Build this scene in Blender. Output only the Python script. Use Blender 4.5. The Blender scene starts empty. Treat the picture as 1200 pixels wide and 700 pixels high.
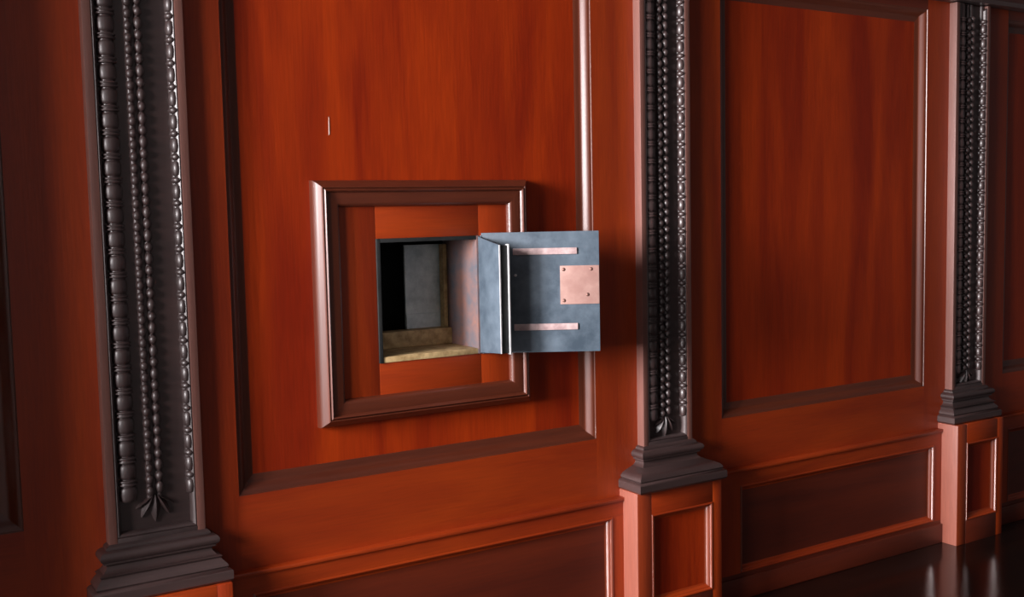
import bpy, bmesh, math, random
from mathutils import Matrix, Vector
random.seed(7)
SC = bpy.context.scene
COL = SC.collection

# ------------------------------------------------------------------ camera
FPX = 1250.0
TH, PITCH, ROLL = 0.55686, 0.08162, -0.020545
D, H = 2.952, 1.5
fwd = Vector((math.sin(TH)*math.cos(PITCH), math.cos(TH)*math.cos(PITCH), -math.sin(PITCH)))
rgt = Vector((math.cos(TH), -math.sin(TH), 0)); up = rgt.cross(fwd)
R = rgt*math.cos(ROLL) + up*math.sin(ROLL); U = -rgt*math.sin(ROLL) + up*math.cos(ROLL)
cam = bpy.data.cameras.new('camera'); camo = bpy.data.objects.new('camera', cam); COL.objects.link(camo)
m = Matrix.Identity(4)
for i in range(3):
    m[i][0], m[i][1], m[i][2] = R[i], U[i], -fwd[i]
m[0][3], m[1][3], m[2][3] = 0, -D, H
camo.matrix_world = m
cam.sensor_fit = 'HORIZONTAL'; cam.sensor_width = 36; cam.lens = FPX*36/1200; cam.clip_start = .02
SC.camera = camo

# ------------------------------------------------------------------ world, light, exposure
w = bpy.data.worlds.new('world'); SC.world = w; w.use_nodes = True
w.node_tree.nodes['Background'].inputs[0].default_value = (.55, .65, .85, 1)
w.node_tree.nodes['Background'].inputs[1].default_value = .3
def area(name, loc, rot, sx, sy, power, col):
    l = bpy.data.lights.new(name, 'AREA'); l.shape = 'RECTANGLE'; l.size = sx; l.size_y = sy
    l.energy = power; l.color = col
    o = bpy.data.objects.new(name, l); o.location = loc; o.rotation_euler = rot; COL.objects.link(o)
    return o
# daylight through the window of the left wall (facing +X) and an added fill light behind, without a window
WX = -3.4
WINS = [(-.15, -1.5, 1250), (-1.75, -2.75, 205)]        # near edge, far edge (y) and watts of the two windows
WZ0, WZ1 = 1.25, 3.0
for a, b, p in WINS:
    area('window_daylight', (WX, (a+b)/2, (WZ0+WZ1)/2), (0, -math.pi/2, 0), WZ1-WZ0, a-b, p, (1.0, .94, .95))
area('fill_light', (-1.3, -6.35, 1.7), (math.pi/2, 0, 0), 2.0, 1.8, 15, (1.0, .97, .95))
SC.view_settings.view_transform = 'Standard'; SC.view_settings.look = 'None'
SC.view_settings.gamma = 1; SC.view_settings.use_curve_mapping = False
SC.view_settings.exposure = -0.18

# ------------------------------------------------------------------ materials
def wood(name, c1, c2, rough=.34, spec=.5, scale=1.0, bump=.08, coat=0.0, axis=2):
    mt = bpy.data.materials.new(name); mt.use_nodes = True
    nt = mt.node_tree; N = nt.nodes; L = nt.links; b = N['Principled BSDF']
    geo = N.new('ShaderNodeNewGeometry')
    mp = N.new('ShaderNodeMapping')
    s = [7*scale]*3; s[axis] = .8*scale; mp.inputs['Scale'].default_value = s
    L.new(geo.outputs['Position'], mp.inputs['Vector'])
    n1 = N.new('ShaderNodeTexNoise'); n1.inputs['Scale'].default_value = 1.0; n1.inputs['Detail'].default_value = 6
    n1.inputs['Distortion'].default_value = .6
    L.new(mp.outputs[0], n1.inputs['Vector'])
    cr = N.new('ShaderNodeValToRGB'); cr.color_ramp.elements[0].position = .34; cr.color_ramp.elements[1].position = .66
    cr.color_ramp.elements[0].color = (*c1, 1); cr.color_ramp.elements[1].color = (*c2, 1)
    L.new(n1.outputs['Fac'], cr.inputs[0])
    mp2 = N.new('ShaderNodeMapping'); s2 = [160*scale]*3; s2[axis] = 9*scale; mp2.inputs['Scale'].default_value = s2
    L.new(geo.outputs['Position'], mp2.inputs['Vector'])
    n2 = N.new('ShaderNodeTexNoise'); n2.inputs['Scale'].default_value = 1.0; n2.inputs['Detail'].default_value = 4
    L.new(mp2.outputs[0], n2.inputs['Vector'])
    mx = N.new('ShaderNodeMix'); mx.data_type = 'RGBA'; mx.blend_type = 'MULTIPLY'; mx.inputs[0].default_value = .35
    cr2 = N.new('ShaderNodeValToRGB'); cr2.color_ramp.elements[0].position = .3; cr2.color_ramp.elements[1].position = .7
    cr2.color_ramp.elements[0].color = (.45, .4, .4, 1); cr2.color_ramp.elements[1].color = (1, 1, 1, 1)
    L.new(n2.outputs['Fac'], cr2.inputs[0])
    L.new(cr.outputs[0], mx.inputs['A']); L.new(cr2.outputs[0], mx.inputs['B'])
    L.new(mx.outputs['Result'], b.inputs['Base Color'])
    bp = N.new('ShaderNodeBump'); bp.inputs['Strength'].default_value = bump; bp.inputs['Distance'].default_value = .004
    L.new(n2.outputs['Fac'], bp.inputs['Height']); L.new(bp.outputs[0], b.inputs['Normal'])
    b.inputs['Roughness'].default_value = rough
    b.inputs['Specular IOR Level'].default_value = spec
    b.inputs['Coat Weight'].default_value = coat; b.inputs['Coat Roughness'].default_value = .2
    return mt
def blotch(name, c1, c2, scale, rough, metal=0.0, bump=.1, p0=.35, p1=.65):
    mt = bpy.data.materials.new(name); mt.use_nodes = True
    nt = mt.node_tree; N = nt.nodes; L = nt.links; b = N['Principled BSDF']
    geo = N.new('ShaderNodeNewGeometry')
    n1 = N.new('ShaderNodeTexNoise'); n1.inputs['Scale'].default_value = scale; n1.inputs['Detail'].default_value = 7
    n1.inputs['Roughness'].default_value = .65
    L.new(geo.outputs['Position'], n1.inputs['Vector'])
    cr = N.new('ShaderNodeValToRGB'); cr.color_ramp.elements[0].position = p0; cr.color_ramp.elements[1].position = p1
    cr.color_ramp.elements[0].color = (*c1, 1); cr.color_ramp.elements[1].color = (*c2, 1)
    L.new(n1.outputs['Fac'], cr.inputs[0]); L.new(cr.outputs[0], b.inputs['Base Color'])
    bp = N.new('ShaderNodeBump'); bp.inputs['Strength'].default_value = bump; bp.inputs['Distance'].default_value = .003
    L.new(n1.outputs['Fac'], bp.inputs['Height']); L.new(bp.outputs[0], b.inputs['Normal'])
    b.inputs['Roughness'].default_value = rough; b.inputs['Metallic'].default_value = metal
    return mt
M = {}
M['panel'] = wood('panel_mahogany', (.25, .015, .0006), (.44, .041, .0010), .45, .42)
M['stile'] = wood('stile_mahogany', (.27, .024, .0012), (.40, .046, .0016), .45, .6)
M['rail'] = wood('rail_mahogany', (.27, .024, .0012), (.40, .046, .0016), .45, .6, axis=0)
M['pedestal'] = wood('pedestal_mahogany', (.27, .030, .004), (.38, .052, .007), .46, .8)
M['pedestal_side'] = wood('pale_lit_side', (.26, .068, .038), (.34, .105, .068), .5, 1.0)  # paler, pinker than the pedestal: light on the left returns put into colour
M['bead_wood'] = wood('moulding_mahogany', (.15, .022, .006), (.24, .040, .010), .42, 1.0, coat=.7)
M['dado'] = wood('dado_mahogany', (.09, .009, .0012), (.15, .017, .002), .45, .8, axis=0)
M['margin'] = wood('margin_walnut', (.14, .052, .038), (.20, .080, .060), .5, 1.0)
M['mould'] = wood('moulding_stained', (.085, .014, .0035), (.135, .024, .0055), .48, .7, coat=.35)
M['mould_h'] = wood('moulding_stained_across', (.085, .014, .0035), (.135, .024, .0055), .48, .7, coat=.35, axis=0)
M['carved'] = wood('carved_walnut', (.036, .021, .020), (.070, .040, .038), .48, 1.0, coat=.25)
M['base'] = wood('base_walnut', (.030, .014, .013), (.058, .028, .025), .5, 1.0, coat=.5, axis=0)
M['plank'] = wood('dark_boards', (.004, .002, .0015), (.009, .004, .003), .14, .45, axis=0)
M['plaster'] = blotch('dark_plaster', (.05, .045, .045), (.08, .07, .07), 3, .8)  # kept dark so the unseen walls bounce little light
M['steel'] = blotch('painted_steel', (.040, .060, .082), (.105, .140, .175), 9, .5, .0, .1)
M['steel_pale'] = blotch('pale_worn_steel', (.36, .25, .25), (.62, .47, .46), 25, .4, .1, .15)
M['lockplate'] = blotch('pinkish_bare_plate', (.30, .17, .145), (.40, .25, .215), 14, .45, .1, .1)
M['bright'] = blotch('polished_edge', (.6, .62, .64), (.85, .85, .85), 30, .25, .4, .05)
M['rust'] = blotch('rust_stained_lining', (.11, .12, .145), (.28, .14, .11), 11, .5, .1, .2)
M['sill'] = blotch('worn_pale_wood', (.30, .19, .075), (.62, .45, .22), 28, .6, 0, .4)
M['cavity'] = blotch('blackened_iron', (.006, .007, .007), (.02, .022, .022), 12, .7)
M['backplate'] = blotch('grey_green_plate', (.42, .52, .53), (.72, .82, .82), 16, .5, .1, .3)
M['screw'] = blotch('rusty_screw', (.10, .05, .04), (.2, .1, .08), 60, .5, .5)
M['chip'] = blotch('bare_wood_chip', (.55, .38, .3), (.7, .5, .42), 60, .5)

# ------------------------------------------------------------------ mesh helpers
def finish(name, bm, mat, parent=None, smooth=None):
    bmesh.ops.recalc_face_normals(bm, faces=bm.faces)
    if smooth is not None:
        lim = math.radians(smooth)
        for f in bm.faces: f.smooth = True
        for e in bm.edges:
            if len(e.link_faces) == 2 and e.calc_face_angle(0) > lim: e.smooth = False
    me = bpy.data.meshes.new(name); bm.to_mesh(me); bm.free()
    me.materials.append(mat)
    o = bpy.data.objects.new(name, me); COL.objects.link(o)
    if parent is not None: o.parent = parent
    return o
def add_box(bm, x0, x1, y0, y1, z0, z1, bev=0.0):
    r = bmesh.ops.create_cube(bm, size=1.0)
    for v in r['verts']:
        v.co = Vector(((x0+x1)/2 + v.co.x*(x1-x0), (y0+y1)/2 + v.co.y*(y1-y0), (z0+z1)/2 + v.co.z*(z1-z0)))
    if bev > 0:
        ed = list({e for v in r['verts'] for e in v.link_edges})
        bmesh.ops.bevel(bm, geom=ed, offset=bev, segments=2, affect='EDGES', profile=.6)
def box(name, x0, x1, y0, y1, z0, z1, mat, parent=None, bev=.002, loc=None):
    bm = bmesh.new(); add_box(bm, x0, x1, y0, y1, z0, z1, bev)
    return finish(name, bm, mat, parent, 35 if bev else None)
def sweep(bm, rings, closed=True):
    """rings: list of equal length point lists; lofts them"""
    vs = [[bm.verts.new(p) for p in r] for r in rings]
    n = len(rings[0])
    for a, b in zip(vs[:-1], vs[1:]):
        for i in range(n if closed else n-1):
            j = (i+1) % n
            bm.faces.new((a[i], a[j], b[j], b[i]))
    if closed:
        bm.faces.new(vs[0][::-1]); bm.faces.new(vs[-1])
def rect_moulding(name, x0, x1, z0, z1, prof, yback, mats, parent, sides='LRTB'):
    """mitred moulding round the inside of a rectangle; prof = [(inset, y)], closed by a flat back at yback"""
    p = [(prof[0][0], yback)] + list(prof) + [(prof[-1][0], yback)]
    out = []
    for s in sides:
        bm = bmesh.new()
        if s == 'L': a = [(x0+u, y, z0+u) for u, y in p]; b = [(x0+u, y, z1-u) for u, y in p]
        if s == 'R': a = [(x1-u, y, z0+u) for u, y in p]; b = [(x1-u, y, z1-u) for u, y in p]
        if s == 'B': a = [(x0+u, y, z0+u) for u, y in p]; b = [(x1-u, y, z0+u) for u, y in p]
        if s == 'T': a = [(x0+u, y, z1-u) for u, y in p]; b = [(x1-u, y, z1-u) for u, y in p]
        sweep(bm, [a, b])
        out.append(finish(name, bm, mats[0] if s in 'LR' else mats[1], parent, 32))
    return out
def arc(cx, cy, r, a0, a1, n=6):
    return [(cx + r*math.cos(math.radians(a0+(a1-a0)*i/n)), cy + r*math.sin(math.radians(a0+(a1-a0)*i/n))) for i in range(n+1)]
def empty(name, loc, label, cat, group=None):
    o = bpy.data.objects.new(name, None); o.location = loc; o.empty_display_size = .1; COL.objects.link(o)
    o['label'] = label; o['category'] = cat
    if group: o['group'] = group
    return o
def child(o, p):
    """parent a part built in world coordinates to a thing whose origin is elsewhere"""
    o.parent = p
    o.matrix_parent_inverse = Matrix.Translation(-Vector(p.location))
    return o
def struct(o): o['kind'] = 'structure'; return o

# ------------------------------------------------------------------ the room shell
XL, XR, YF, ZC = -3.55, 7.5, -6.5, 3.6
struct(box('floor', XL-.2, XR+.2, YF-.2, .3, -.1, 0, M['plank'], bev=0))
struct(box('ceiling', XL-.2, XR+.2, YF-.2, .3, ZC, ZC+.1, M['plaster'], bev=0))
struct(box('wall_right', XR, XR+.2, YF, .25, 0, ZC, M['plaster'], bev=0))
bm = bmesh.new()
(a0, b0, _), (a1, b1, _) = WINS
for y0, y1 in ((YF, b1-.03), (a1+.03, b0-.03), (a0+.03, .25)): add_box(bm, XL-.2, XL, y0, y1, 0, ZC)
for a, b, _ in WINS:
    add_box(bm, XL-.2, XL, b-.03, a+.03, 0, WZ0-.03); add_box(bm, XL-.2, XL, b-.03, a+.03, WZ1+.03, ZC)
struct(finish('wall_left', bm, M['plaster']))
struct(box('wall_front', XL, XR, YF-.2, YF, 0, ZC, M['plaster'], bev=0))

# added unseen block left of the view, shades the left end of the wall
struct(box('shade_block_1', -.70, .14, -.215, .0, 0, ZC, M['plaster'], bev=.004))
# hatch opening and panel layout (metres along the wall)
OX0, OX1, OZ0, OZ1 = 1.36, 1.72, 1.045, 1.425
bm = bmesh.new()
add_box(bm, XL, OX0, .038, .25, 0, ZC); add_box(bm, OX1, XR, .038, .25, 0, ZC)
add_box(bm, OX0, OX1, .038, .25, 0, OZ0); add_box(bm, OX0, OX1, .038, .25, OZ1, ZC)
wall = struct(finish('wall_back', bm, M['panel']))

ZT = 2.315          # upper edge of the tall panels
ZB = .705           # lower edge
DZ = .470           # top of the dado
PIL = [(.672, .128, .178), (2.466, .113, .195), (4.200, .118, .162)]   # centre, half width, pedestal half width
BAYS = [(-1.05, .345), (.908, 2.172), (2.757, 3.938), (4.50, 5.60)]
def part(name, *a, **k): return box(name, *a, **k)

# stiles, rails, sunk panels and their mouldings
st = [(-1.4, -1.05), (.345, .908), (2.172, 2.757), (3.938, 4.50), (5.60, XR-.02)]
for a, b in st:
    part('stile', a, b, 0, .039, DZ , 2.40, M['stile'], wall, bev=.0)
PD = .030           # depth of the sunk panels
PPROF = [(0, 0), (.002, .0008), (.003, .0035), (.009, .0050), (.012, .0066), (.016, .0106), (.020, .0158), (.024, .0212), (.027, .0248),
         (.0285, .0258), (.036, .0266), (.045, .0280), (.052, .0300)]
for k, (a, b) in enumerate(BAYS):
    part('lower_rail', a, b, 0, .039, DZ, ZB, M['rail'], wall, bev=0)
    part('upper_rail', a, b, 0, .039, ZT , 2.40, M['dado'], wall, bev=0)
    bm = bmesh.new()
    if k == 1:
        add_box(bm, a, OX0, PD, .040, ZB, ZT); add_box(bm, OX1, b, PD, .040, ZB, ZT)
        add_box(bm, OX0, OX1, PD, .040, ZB, OZ0); add_box(bm, OX0, OX1, PD, .040, OZ1, ZT)
    else:
        add_box(bm, a, b, PD, .040, ZB, ZT)
    finish('panel', bm, M['panel'], wall)
    rect_moulding('panel_moulding', a, b, ZB, ZT, PPROF, .036, (M['mould'], M['mould_h']), wall)
# pale splinter mark on the first panel
bm = bmesh.new()
vs = [bm.verts.new(p) for p in ((1.2295, .0295, 1.735), (1.2325, .0285, 1.738), (1.2330, .0288, 1.785), (1.2315, .0295, 1.790))]
vs2 = [bm.verts.new((v.co.x, .0322, v.co.z)) for v in vs]
bm.faces.new(vs)
for i in range(4): bm.faces.new((vs[i], vs[(i+1) % 4], vs2[(i+1) % 4], vs2[i]))
sp = finish('splinter', bm, M['chip'], wall); sp['label'] = 'small pale vertical chip in the wood above the hatch frame'

# dado
DY = -.020
DPROF = [(0, DY), (.001, DY-.002), (.005, DY-.003), (.008, DY-.001), (.010, DY+.004)] + [(.010+.009*i/5, DY+.004+.010*(1-math.cos(math.radians(90*i/5)))) for i in range(1, 6)] + [(.022, DY+.0145), (.028, -.003)]
DZS = [.480, .489, .508, .515]
for k, (a, b) in enumerate([(-1.05, .42), (.93, 2.222), (2.83, 3.985), (4.52, 5.6)]):
    dz = DZS[k]
    lo = PIL[k-1][0] if k else -1.4; hi = PIL[k][0] if k < 3 else XR-.02
    part('dado_top_rail', lo, hi, DY, .032, dz-.066, dz-.006, M['rail'], wall, bev=0)
    part('dado_bottom_rail', lo, hi, DY, .032, 0, .100, M['dado'], wall, bev=0)
    part('dado_stile', lo, a, DY, .032, .10, dz-.066, M['stile'], wall, bev=0)
    part('dado_stile', b, hi, DY, .032, .10, dz-.066, M['stile'], wall, bev=0)
    part('dado_panel', a, b, -.004, .032, .10, dz-.066, M['dado'], wall, bev=0)
    rect_moulding('dado_moulding', a, b, .10, dz-.066, DPROF, .0, (M['bead_wood'], M['rail']), wall)
    part('dado_cap', lo, hi, DY-.008, .02, dz-.014, dz, M['rail'], wall, bev=.006)
    part('skirting', lo, hi, DY-.010, .0, 0, .085, M['dado'], wall, bev=.004)

bm = bmesh.new()
cp = [(.03, 2.355), (-.06, 2.355), (-.065, 2.372), (-.10, 2.385), (-.135, 2.42), (-.14, 2.45), (-.16, 2.46), (-.16, 2.62), (.03, 2.62)]
sweep(bm, [[(XL+.02, y, z) for y, z in cp], [(XR-.02, y, z) for y, z in cp]])
cn = finish('cornice', bm, M['base'], wall, 30)
# ------------------------------------------------------------------ pilasters
def bead_mesh(name, rx, ry, rz, seg=10, rings=6):
    bm = bmesh.new()
    bmesh.ops.create_uvsphere(bm, u_segments=seg, v_segments=rings, radius=1)
    for v in bm.verts: v.co = Vector((v.co.x*rx, v.co.y*ry, v.co.z*rz))
    for f in bm.faces: f.smooth = True
    me = bpy.data.meshes.new(name); bm.to_mesh(me); bm.free(); me.materials.append(M['carved']); return me
def reel_mesh(name, rx, ry, prof, seg=12):
    bm = bmesh.new()
    rings = [[(rx*r*math.cos(2*math.pi*i/seg), ry*r*math.sin(2*math.pi*i/seg), z) for i in range(seg)] for z, r in prof]
    sweep(bm, rings)
    bmesh.ops.recalc_face_normals(bm, faces=bm.faces)
    for f in bm.faces: f.smooth = True
    me = bpy.data.meshes.new(name); bm.to_mesh(me); bm.free(); me.materials.append(M['carved']); return me
P = .062
BARREL = reel_mesh('barrel', .024, .019, [(-.0215, .62), (-.019, .86), (-.012, .97), (0, 1), (.012, .97), (.019, .86), (.0215, .62)])
COLLAR = reel_mesh('collar', .026, .022, [(-.0085, .75), (-.006, 1.0), (-.003, .98), (0, .72), (.003, .98), (.006, 1.0), (.0085, .75)])
BEAD = bead_mesh('bead', .0115, .0125, .0135)
LONG = bead_mesh('long_bead', .0115, .0115, .0175)
SLIM = reel_mesh('slim_barrel', .0125, .016, [(-.0195, .6), (-.016, .9), (0, 1), (.016, .9), (.0195, .6)])
SMALL = bead_mesh('small_bead', .0135, .018, .0105)
YB = -.010                    # floor of the sunk field
def inst(me, name, loc, parent):
    o = bpy.data.objects.new(name, me); o.location = Vector(loc) - Vector(parent.location); o.parent = parent; COL.objects.link(o); return o
def ring3(hw, y):             # plan of three visible sides, from wall left to wall right
    return lambda e: [(-(hw+e), .0), (-(hw+e), y-e), (hw+e, y-e), (hw+e, .0)]
def base_mould(name, xc, hw, y, prof, mat, parent):
    bm = bmesh.new()
    pl = ring3(hw, y)
    rings = [[(xc+px, py, z) for px, py in pl(e)] for z, e in prof]
    sweep(bm, rings)
    return child(finish(name, bm, mat, parent, 32), parent)
def pilaster(k, label):
    xc, hw, ph = PIL[k]
    t = empty('pilaster', (xc, 0, 0), label, 'pilaster', 'carved pilasters along the panelled wall')
    FY = -.036; ZR = .672 + (-.020, .0, .018)[k]; TOP = 2.352
    mg = .022
    child(box('field_board', xc-hw+mg, xc+hw-mg, YB, .03, ZR-.01, TOP, M['base'], bev=0), t)  # darker wood than the carving, recess shade put into its colour
    child(box('margin', xc-hw, xc-hw+mg, FY, .03, .63, TOP, M['margin'], bev=.002), t)
    child(box('margin', xc+hw-mg, xc+hw, FY, .03, .63, TOP, M['margin'], bev=.002), t)
    child(box('bottom_margin', xc-hw+mg, xc+hw-mg, FY, .03, .63, ZR, M['carved'], bev=.002), t)
    # quarter round inside the field
    q = [(0, FY+.003), (.004, FY+.001), (.008, FY+.004), (.011, FY+.010), (.012, YB)]
    for o in rect_moulding('field_moulding', xc-hw+mg, xc+hw-mg, ZR, TOP-.01, q, YB+.002, (M['carved'], M['carved']), None, 'LRB'): child(o, t)
    xl, xm, xr = xc-hw*.54, xc, xc+hw-mg-.010
    # backing reeds the beads are carved from
    bm = bmesh.new()
    for x, r in ((xl, .020), (xm-.0125, .009), (xm+.0125, .009), (xr, .010)):
        bmesh.ops.create_cone(bm, cap_ends=True, segments=10, radius1=r, radius2=r, depth=TOP-.745,
                              matrix=Matrix.Translation((x, YB-.001, (TOP+.745)/2)))
    rd = child(finish('carved_reed', bm, M['carved'], t, 40), t)
    items = []
    z = .765; i = 0
    while z < 2.31:
        items.append((BARREL, 'barrel', (xl, YB-.006, z))); items.append((COLLAR, 'collar', (xl, YB-.006, z+P/2)))
        for j in (0, 1):
            items.append((BEAD, 'bead', (xm-.0125, YB-.008, z+j*P/2)))
            items.append(((LONG, 'long_bead') if j == 0 else (BEAD, 'bead')) + ((xm+.0135, YB-.009, z+j*P/2+.008),))
        items.append((SLIM, 'slim_barrel', (xr, YB-.010, z))); items.append((SMALL, 'small_bead', (xr, YB-.010, z+P/2)))
        z += P; i += 1
    if k < 2:
        for me, nm, loc in items: inst(me, nm, loc, t)
    else:
        bm = bmesh.new()
        for me, nm, loc in items:
            n0 = len(bm.verts); bm.from_mesh(me); bm.verts.ensure_lookup_table()
            for v in bm.verts[n0:]: v.co += Vector(loc)
        o = child(finish('beading', bm, M['carved'], t, 60), t); o['kind'] = 'stuff'
    # leaf drop that closes the strings
    bm = bmesh.new()
    for s, ln, ang in ((0, .075, 0), (-1, .065, 28), (1, .065, -28), (-1, .055, 55), (1, .055, -55)):
        a = math.radians(ang)
        rings = []
        for q_ in range(7):
            tt = q_/6; wd = .014*math.sin(math.pi*(.12+.86*tt))+.001
            cx_ = -math.sin(a)*ln*tt + s*.006; cz = -math.cos(a)*ln*tt; lift = .013*math.sin(math.pi*(.2+.75*tt))
            rings.append([(xm+cx_ - wd*math.cos(a), YB+.001, .752+cz), (xm+cx_, YB-lift-.004, .752+cz), (xm+cx_ + wd*math.cos(a), YB+.001, .752+cz)])
        sweep(bm, rings)
    child(finish('leaf_drop', bm, M['carved'], t, 50), t)
    # moulded base
    g = (-.020, .0, .018)[k]
    base_mould('base_torus', xc, hw, FY, [(.610+g, .012), (.613+g, .020)] + [(.632+g+.016*math.sin(math.radians(a)), .010+.020*math.cos(math.radians(a))) for a in range(-60, 91, 25)] + [(.650+g, .010), (.655+g, .008), (.660+g, .001)], M['base'], t)
    base_mould('base_scotia', xc, hw, FY, [(.585+g, .030), (.592+g, .020), (.599+g, .013), (.606+g, .011), (.612+g, .014)], M['base'], t)
    e0 = ph-hw
    base_mould('base_ogee', xc, hw, FY, [(.552+g, e0-.008), (.558+g, e0-.004), (.564+g, e0-.006), (.572+g, e0-.013), (.580+g, .7*e0-.006), (.586+g, .034), (.590+g, .026)], M['base'], t)
    base_mould('base_plinth', xc, hw, FY, [(.512+g, e0-.008), (.517+g, e0+.002), (.523+g, e0+.006), (.545+g, e0+.006), (.550+g, e0+.002), (.553+g, e0-.006)], M['base'], t)
    # pedestal with its own sunk panel
    PY = -.100
    px0, px1, pz0, pz1 = xc-ph+.062, xc+ph-.045, .105, .432+g
    body = box('pedestal_body', xc-ph, xc+ph, PY+.020, .03, 0, .515+g, M['pedestal'], bev=.003); child(body, t)
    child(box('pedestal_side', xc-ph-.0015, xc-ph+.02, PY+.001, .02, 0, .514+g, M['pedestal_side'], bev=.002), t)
    child(box('pedestal_stile', xc-ph, px0, PY, PY+.022, 0, .515+g, M['pedestal'], bev=.003), t)
    child(box('pedestal_stile', px1, xc+ph, PY, PY+.022, 0, .515+g, M['stile'], bev=.003), t)
    child(box('pedestal_rail', px0, px1, PY, PY+.022, pz1, .515+g, M['rail'], bev=.001), t)
    child(box('pedestal_rail', px0, px1, PY, PY+.022, 0, pz0, M['dado'], bev=.001), t)
    pp = [(0, PY), (.001, PY-.002), (.005, PY-.003), (.008, PY-.001), (.010, PY+.004)] + [(.010+.010*i/5, PY+.004+.010*(1-math.cos(math.radians(90*i/5)))) for i in range(1, 6)] + [(.022, PY+.0145), (.027, PY+.017)]
    for o in rect_moulding('pedestal_moulding', px0, px1, pz0, pz1, pp, PY+.0205, (M['bead_wood'], M['rail']), None): child(o, t)
    child(box('pedestal_panel', px0, px1, PY+.0165, PY+.021, pz0, pz1, M['panel'], bev=0), t)
    return t
pilaster(0, 'darkest, widest pilaster, left of the open wall hatch, its beads barely catching light')
pilaster(1, 'middle pilaster with bright left edge, between the open hatch and the plain tall panel')
pilaster(2, 'narrowest pilaster at far right, its pink-lit pedestal side standing on the glossy floor')

# ------------------------------------------------------------------ the hatch
fr = empty('hatch_frame', (1.54, .024, .86), 'square moulded wooden frame round the open hatch in the left panel', 'frame')
FX0, FX1, FZ0, FZ1 = 1.163, 1.905, .868, 1.602
HP = [(0, .030), (0, .012), (.001, .006), (.004, .000), (.0075, -.0045), (.0175, -.0158), (.0195, -.0198), (.0215, -.0210), (.024, -.019), (.0245, -.016),
      (.027, -.021), (.030, -.0235), (.033, -.0215), (.0345, -.017)]
HP += [(.037, -.014), (.040, -.0145), (.062, -.0125), (.066, -.0125)] + [(.066+.012*math.sin(math.radians(15*i)), -.0125+.014*(1-math.cos(math.radians(15*i)))) for i in range(1, 6)] + [(.080, .006), (.080, .010)]
for o in rect_moulding('frame_moulding', FX0, FX1, FZ0, FZ1, HP, .034, (M['mould'], M['mould_h']), None): child(o, fr)
ix0, ix1, iz0, iz1 = FX0+.078, FX1-.052, FZ0+.078, FZ1-.078
BY = .006
child(box('inner_board', ix0, OX0, BY, .036, iz0, iz1, M['stile'], bev=.0015), fr)
child(box('inner_board', OX1, ix1, BY, .036, iz0, iz1, M['stile'], bev=.0015), fr)
child(box('inner_board', OX0, OX1, BY, .036, OZ1, iz1, M['rail'], bev=.0015), fr)
child(box('inner_board', OX0, OX1, BY, .036, iz0, OZ0, M['rail'], bev=.0015), fr)

# metal lined recess
rc = empty('wall_recess', (1.54, .2, OZ0), 'dark metal-lined recess inside the open hatch with grey back plate', 'recess')
RD = .23
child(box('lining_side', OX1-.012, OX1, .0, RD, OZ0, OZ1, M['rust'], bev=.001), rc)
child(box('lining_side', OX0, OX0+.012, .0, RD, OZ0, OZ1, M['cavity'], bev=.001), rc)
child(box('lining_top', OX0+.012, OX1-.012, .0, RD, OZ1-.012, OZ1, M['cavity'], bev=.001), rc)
child(box('sill', OX0+.012, OX1-.012, .002, RD, OZ0, OZ0+.018, M['sill'], bev=.003), rc)
child(box('sill_rail', OX0+.012, OX1-.012, RD-.055, RD, OZ0+.018, OZ0+.072, M['sill'], bev=.004), rc)
child(box('jamb_strip', OX1-.026, OX1-.012, RD-.03, RD, OZ0+.07, OZ1-.03, M['sill'], bev=.003), rc)
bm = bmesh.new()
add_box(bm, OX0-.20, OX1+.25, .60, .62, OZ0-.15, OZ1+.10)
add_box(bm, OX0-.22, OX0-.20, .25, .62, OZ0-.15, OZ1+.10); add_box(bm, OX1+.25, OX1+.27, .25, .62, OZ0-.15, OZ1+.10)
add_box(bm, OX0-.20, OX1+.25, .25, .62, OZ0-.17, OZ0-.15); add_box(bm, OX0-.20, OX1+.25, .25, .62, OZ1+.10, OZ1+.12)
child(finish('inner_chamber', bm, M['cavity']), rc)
child(box('back_plate', 1.568, 1.72, .236, .246, OZ0-.02, OZ1-.03, M['backplate'], bev=.001), rc)
child(box('back_plate_lower', 1.568, 1.72, .231, .236, OZ0-.02, OZ0+.12, M['backplate'], bev=.002), rc)

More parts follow.
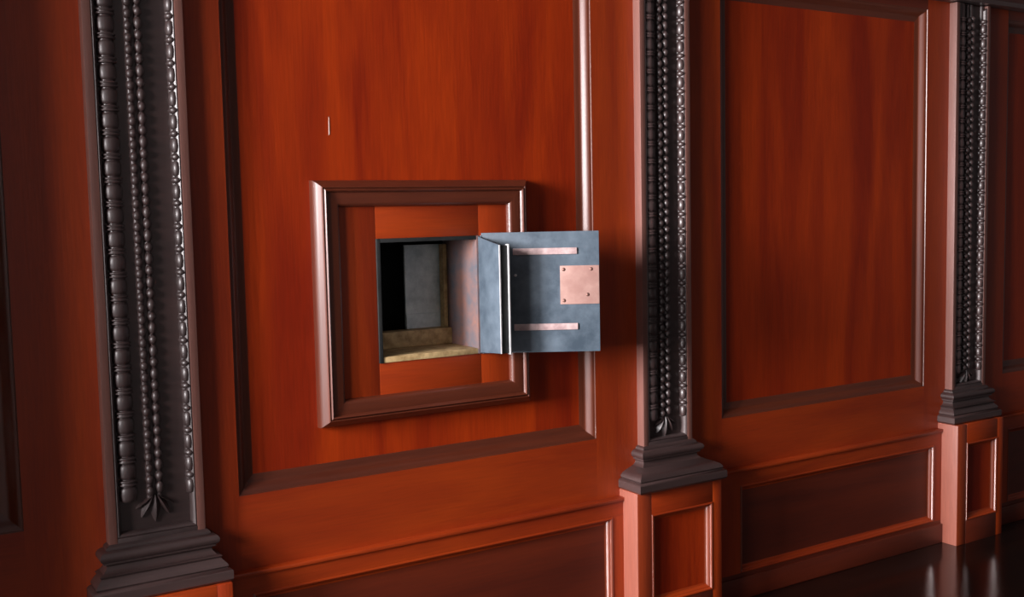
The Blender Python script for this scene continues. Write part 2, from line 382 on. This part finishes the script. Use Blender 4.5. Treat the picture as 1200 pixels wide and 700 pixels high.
# hinge flange standing out from the opening
fl = empty('hinge_leaf', (OX1, .0, OZ0), 'short blue-grey metal leaf standing out from the right edge of the hatch opening', 'metal leaf')
def prism(name, pts, x0, x1, mat, bev=.001):
    bm = bmesh.new()
    sweep(bm, [[(x0, y, z) for y, z in pts], [(x1, y, z) for y, z in pts]])
    if bev: bmesh.ops.bevel(bm, geom=list(bm.edges), offset=bev, segments=1, affect='EDGES')
    return finish(name, bm, mat, None, 30)
FLY = -.129
child(prism('leaf_plate', [(.0, OZ0+.002), (.0, OZ1-.002), (-.02, OZ1-.008), (FLY, OZ1-.028), (FLY, OZ0+.012), (-.02, OZ0+.005)], OX1-.006, OX1, M['steel']), fl)
child(box('leaf_edge', OX1-.008, OX1-.003, FLY-.004, FLY, OZ0+.012, OZ1-.028, M['bright'], bev=.0015), fl)
child(box('leaf_core', OX1, OX1+.024, FLY, FLY+.012, OZ0+.012, OZ1-.030, M['cavity'], bev=.001), fl)
child(box('leaf_rim', OX1+.024, OX1+.029, FLY-.006, FLY+.012, OZ0+.008, OZ1-.026, M['bright'], bev=.0015), fl)

# the open square door
ang = math.radians(-32)
dr = empty('hatch_door', (OX1+.004, -.004, OZ0), 'square blue-grey metal hatch door swung open in front of the panel edge', 'hatch door')
dr.rotation_euler = (0, 0, ang)
def dbox(name, x0, x1, y0, y1, z0, z1, mat, bev=.001, par=None):
    o = box(name, x0, x1, y0, y1, z0, z1, mat, bev=bev); o.parent = par or dr; return o
DW, DB, DT = .376, .000, .388
plate = dbox('door_plate', 0, DW, -.0, .010, DB, DT, M['steel'], .0015)
dbox('door_core', .05, DW-.012, .010, .022, .012, DT-.012, M['stile'], .001)
dbox('strap', .10, .305, -.006, 0, .315, .336, M['steel_pale'], .002)
dbox('strap', .10, .305, -.006, 0, .072, .093, M['steel_pale'], .002)
lk = dbox('lock_plate', .250, DW-.001, -.004, 0, .154, .278, M['lockplate'], .001); lk['label'] = 'pinkish bare rectangular plate'
def rivet(x, z, y, r, par):
    bm = bmesh.new(); bmesh.ops.create_uvsphere(bm, u_segments=8, v_segments=5, radius=r)
    for v in bm.verts: v.co = Vector((x+v.co.x, y+v.co.y*.4, z+v.co.z))
    return finish('screw', bm, M['screw'], par, 60)
for x, z in ((.262, .266), (.350, .266), (.338, .184), (.262, .166)): rivet(x, z, -.004, .006, lk)
bm = bmesh.new(); bmesh.ops.create_uvsphere(bm, u_segments=8, v_segments=5, radius=.005)
for v in bm.verts: v.co += Vector((.108, -.001, .25))
finish('rivet', bm, M['bright'], dr, 60)
bm = bmesh.new(); bmesh.ops.create_cone(bm, cap_ends=True, segments=10, radius1=.005, radius2=.005, depth=.38, matrix=Matrix.Translation((0, .004, .19)))
finish('hinge_pin', bm, M['steel'], dr, 40)
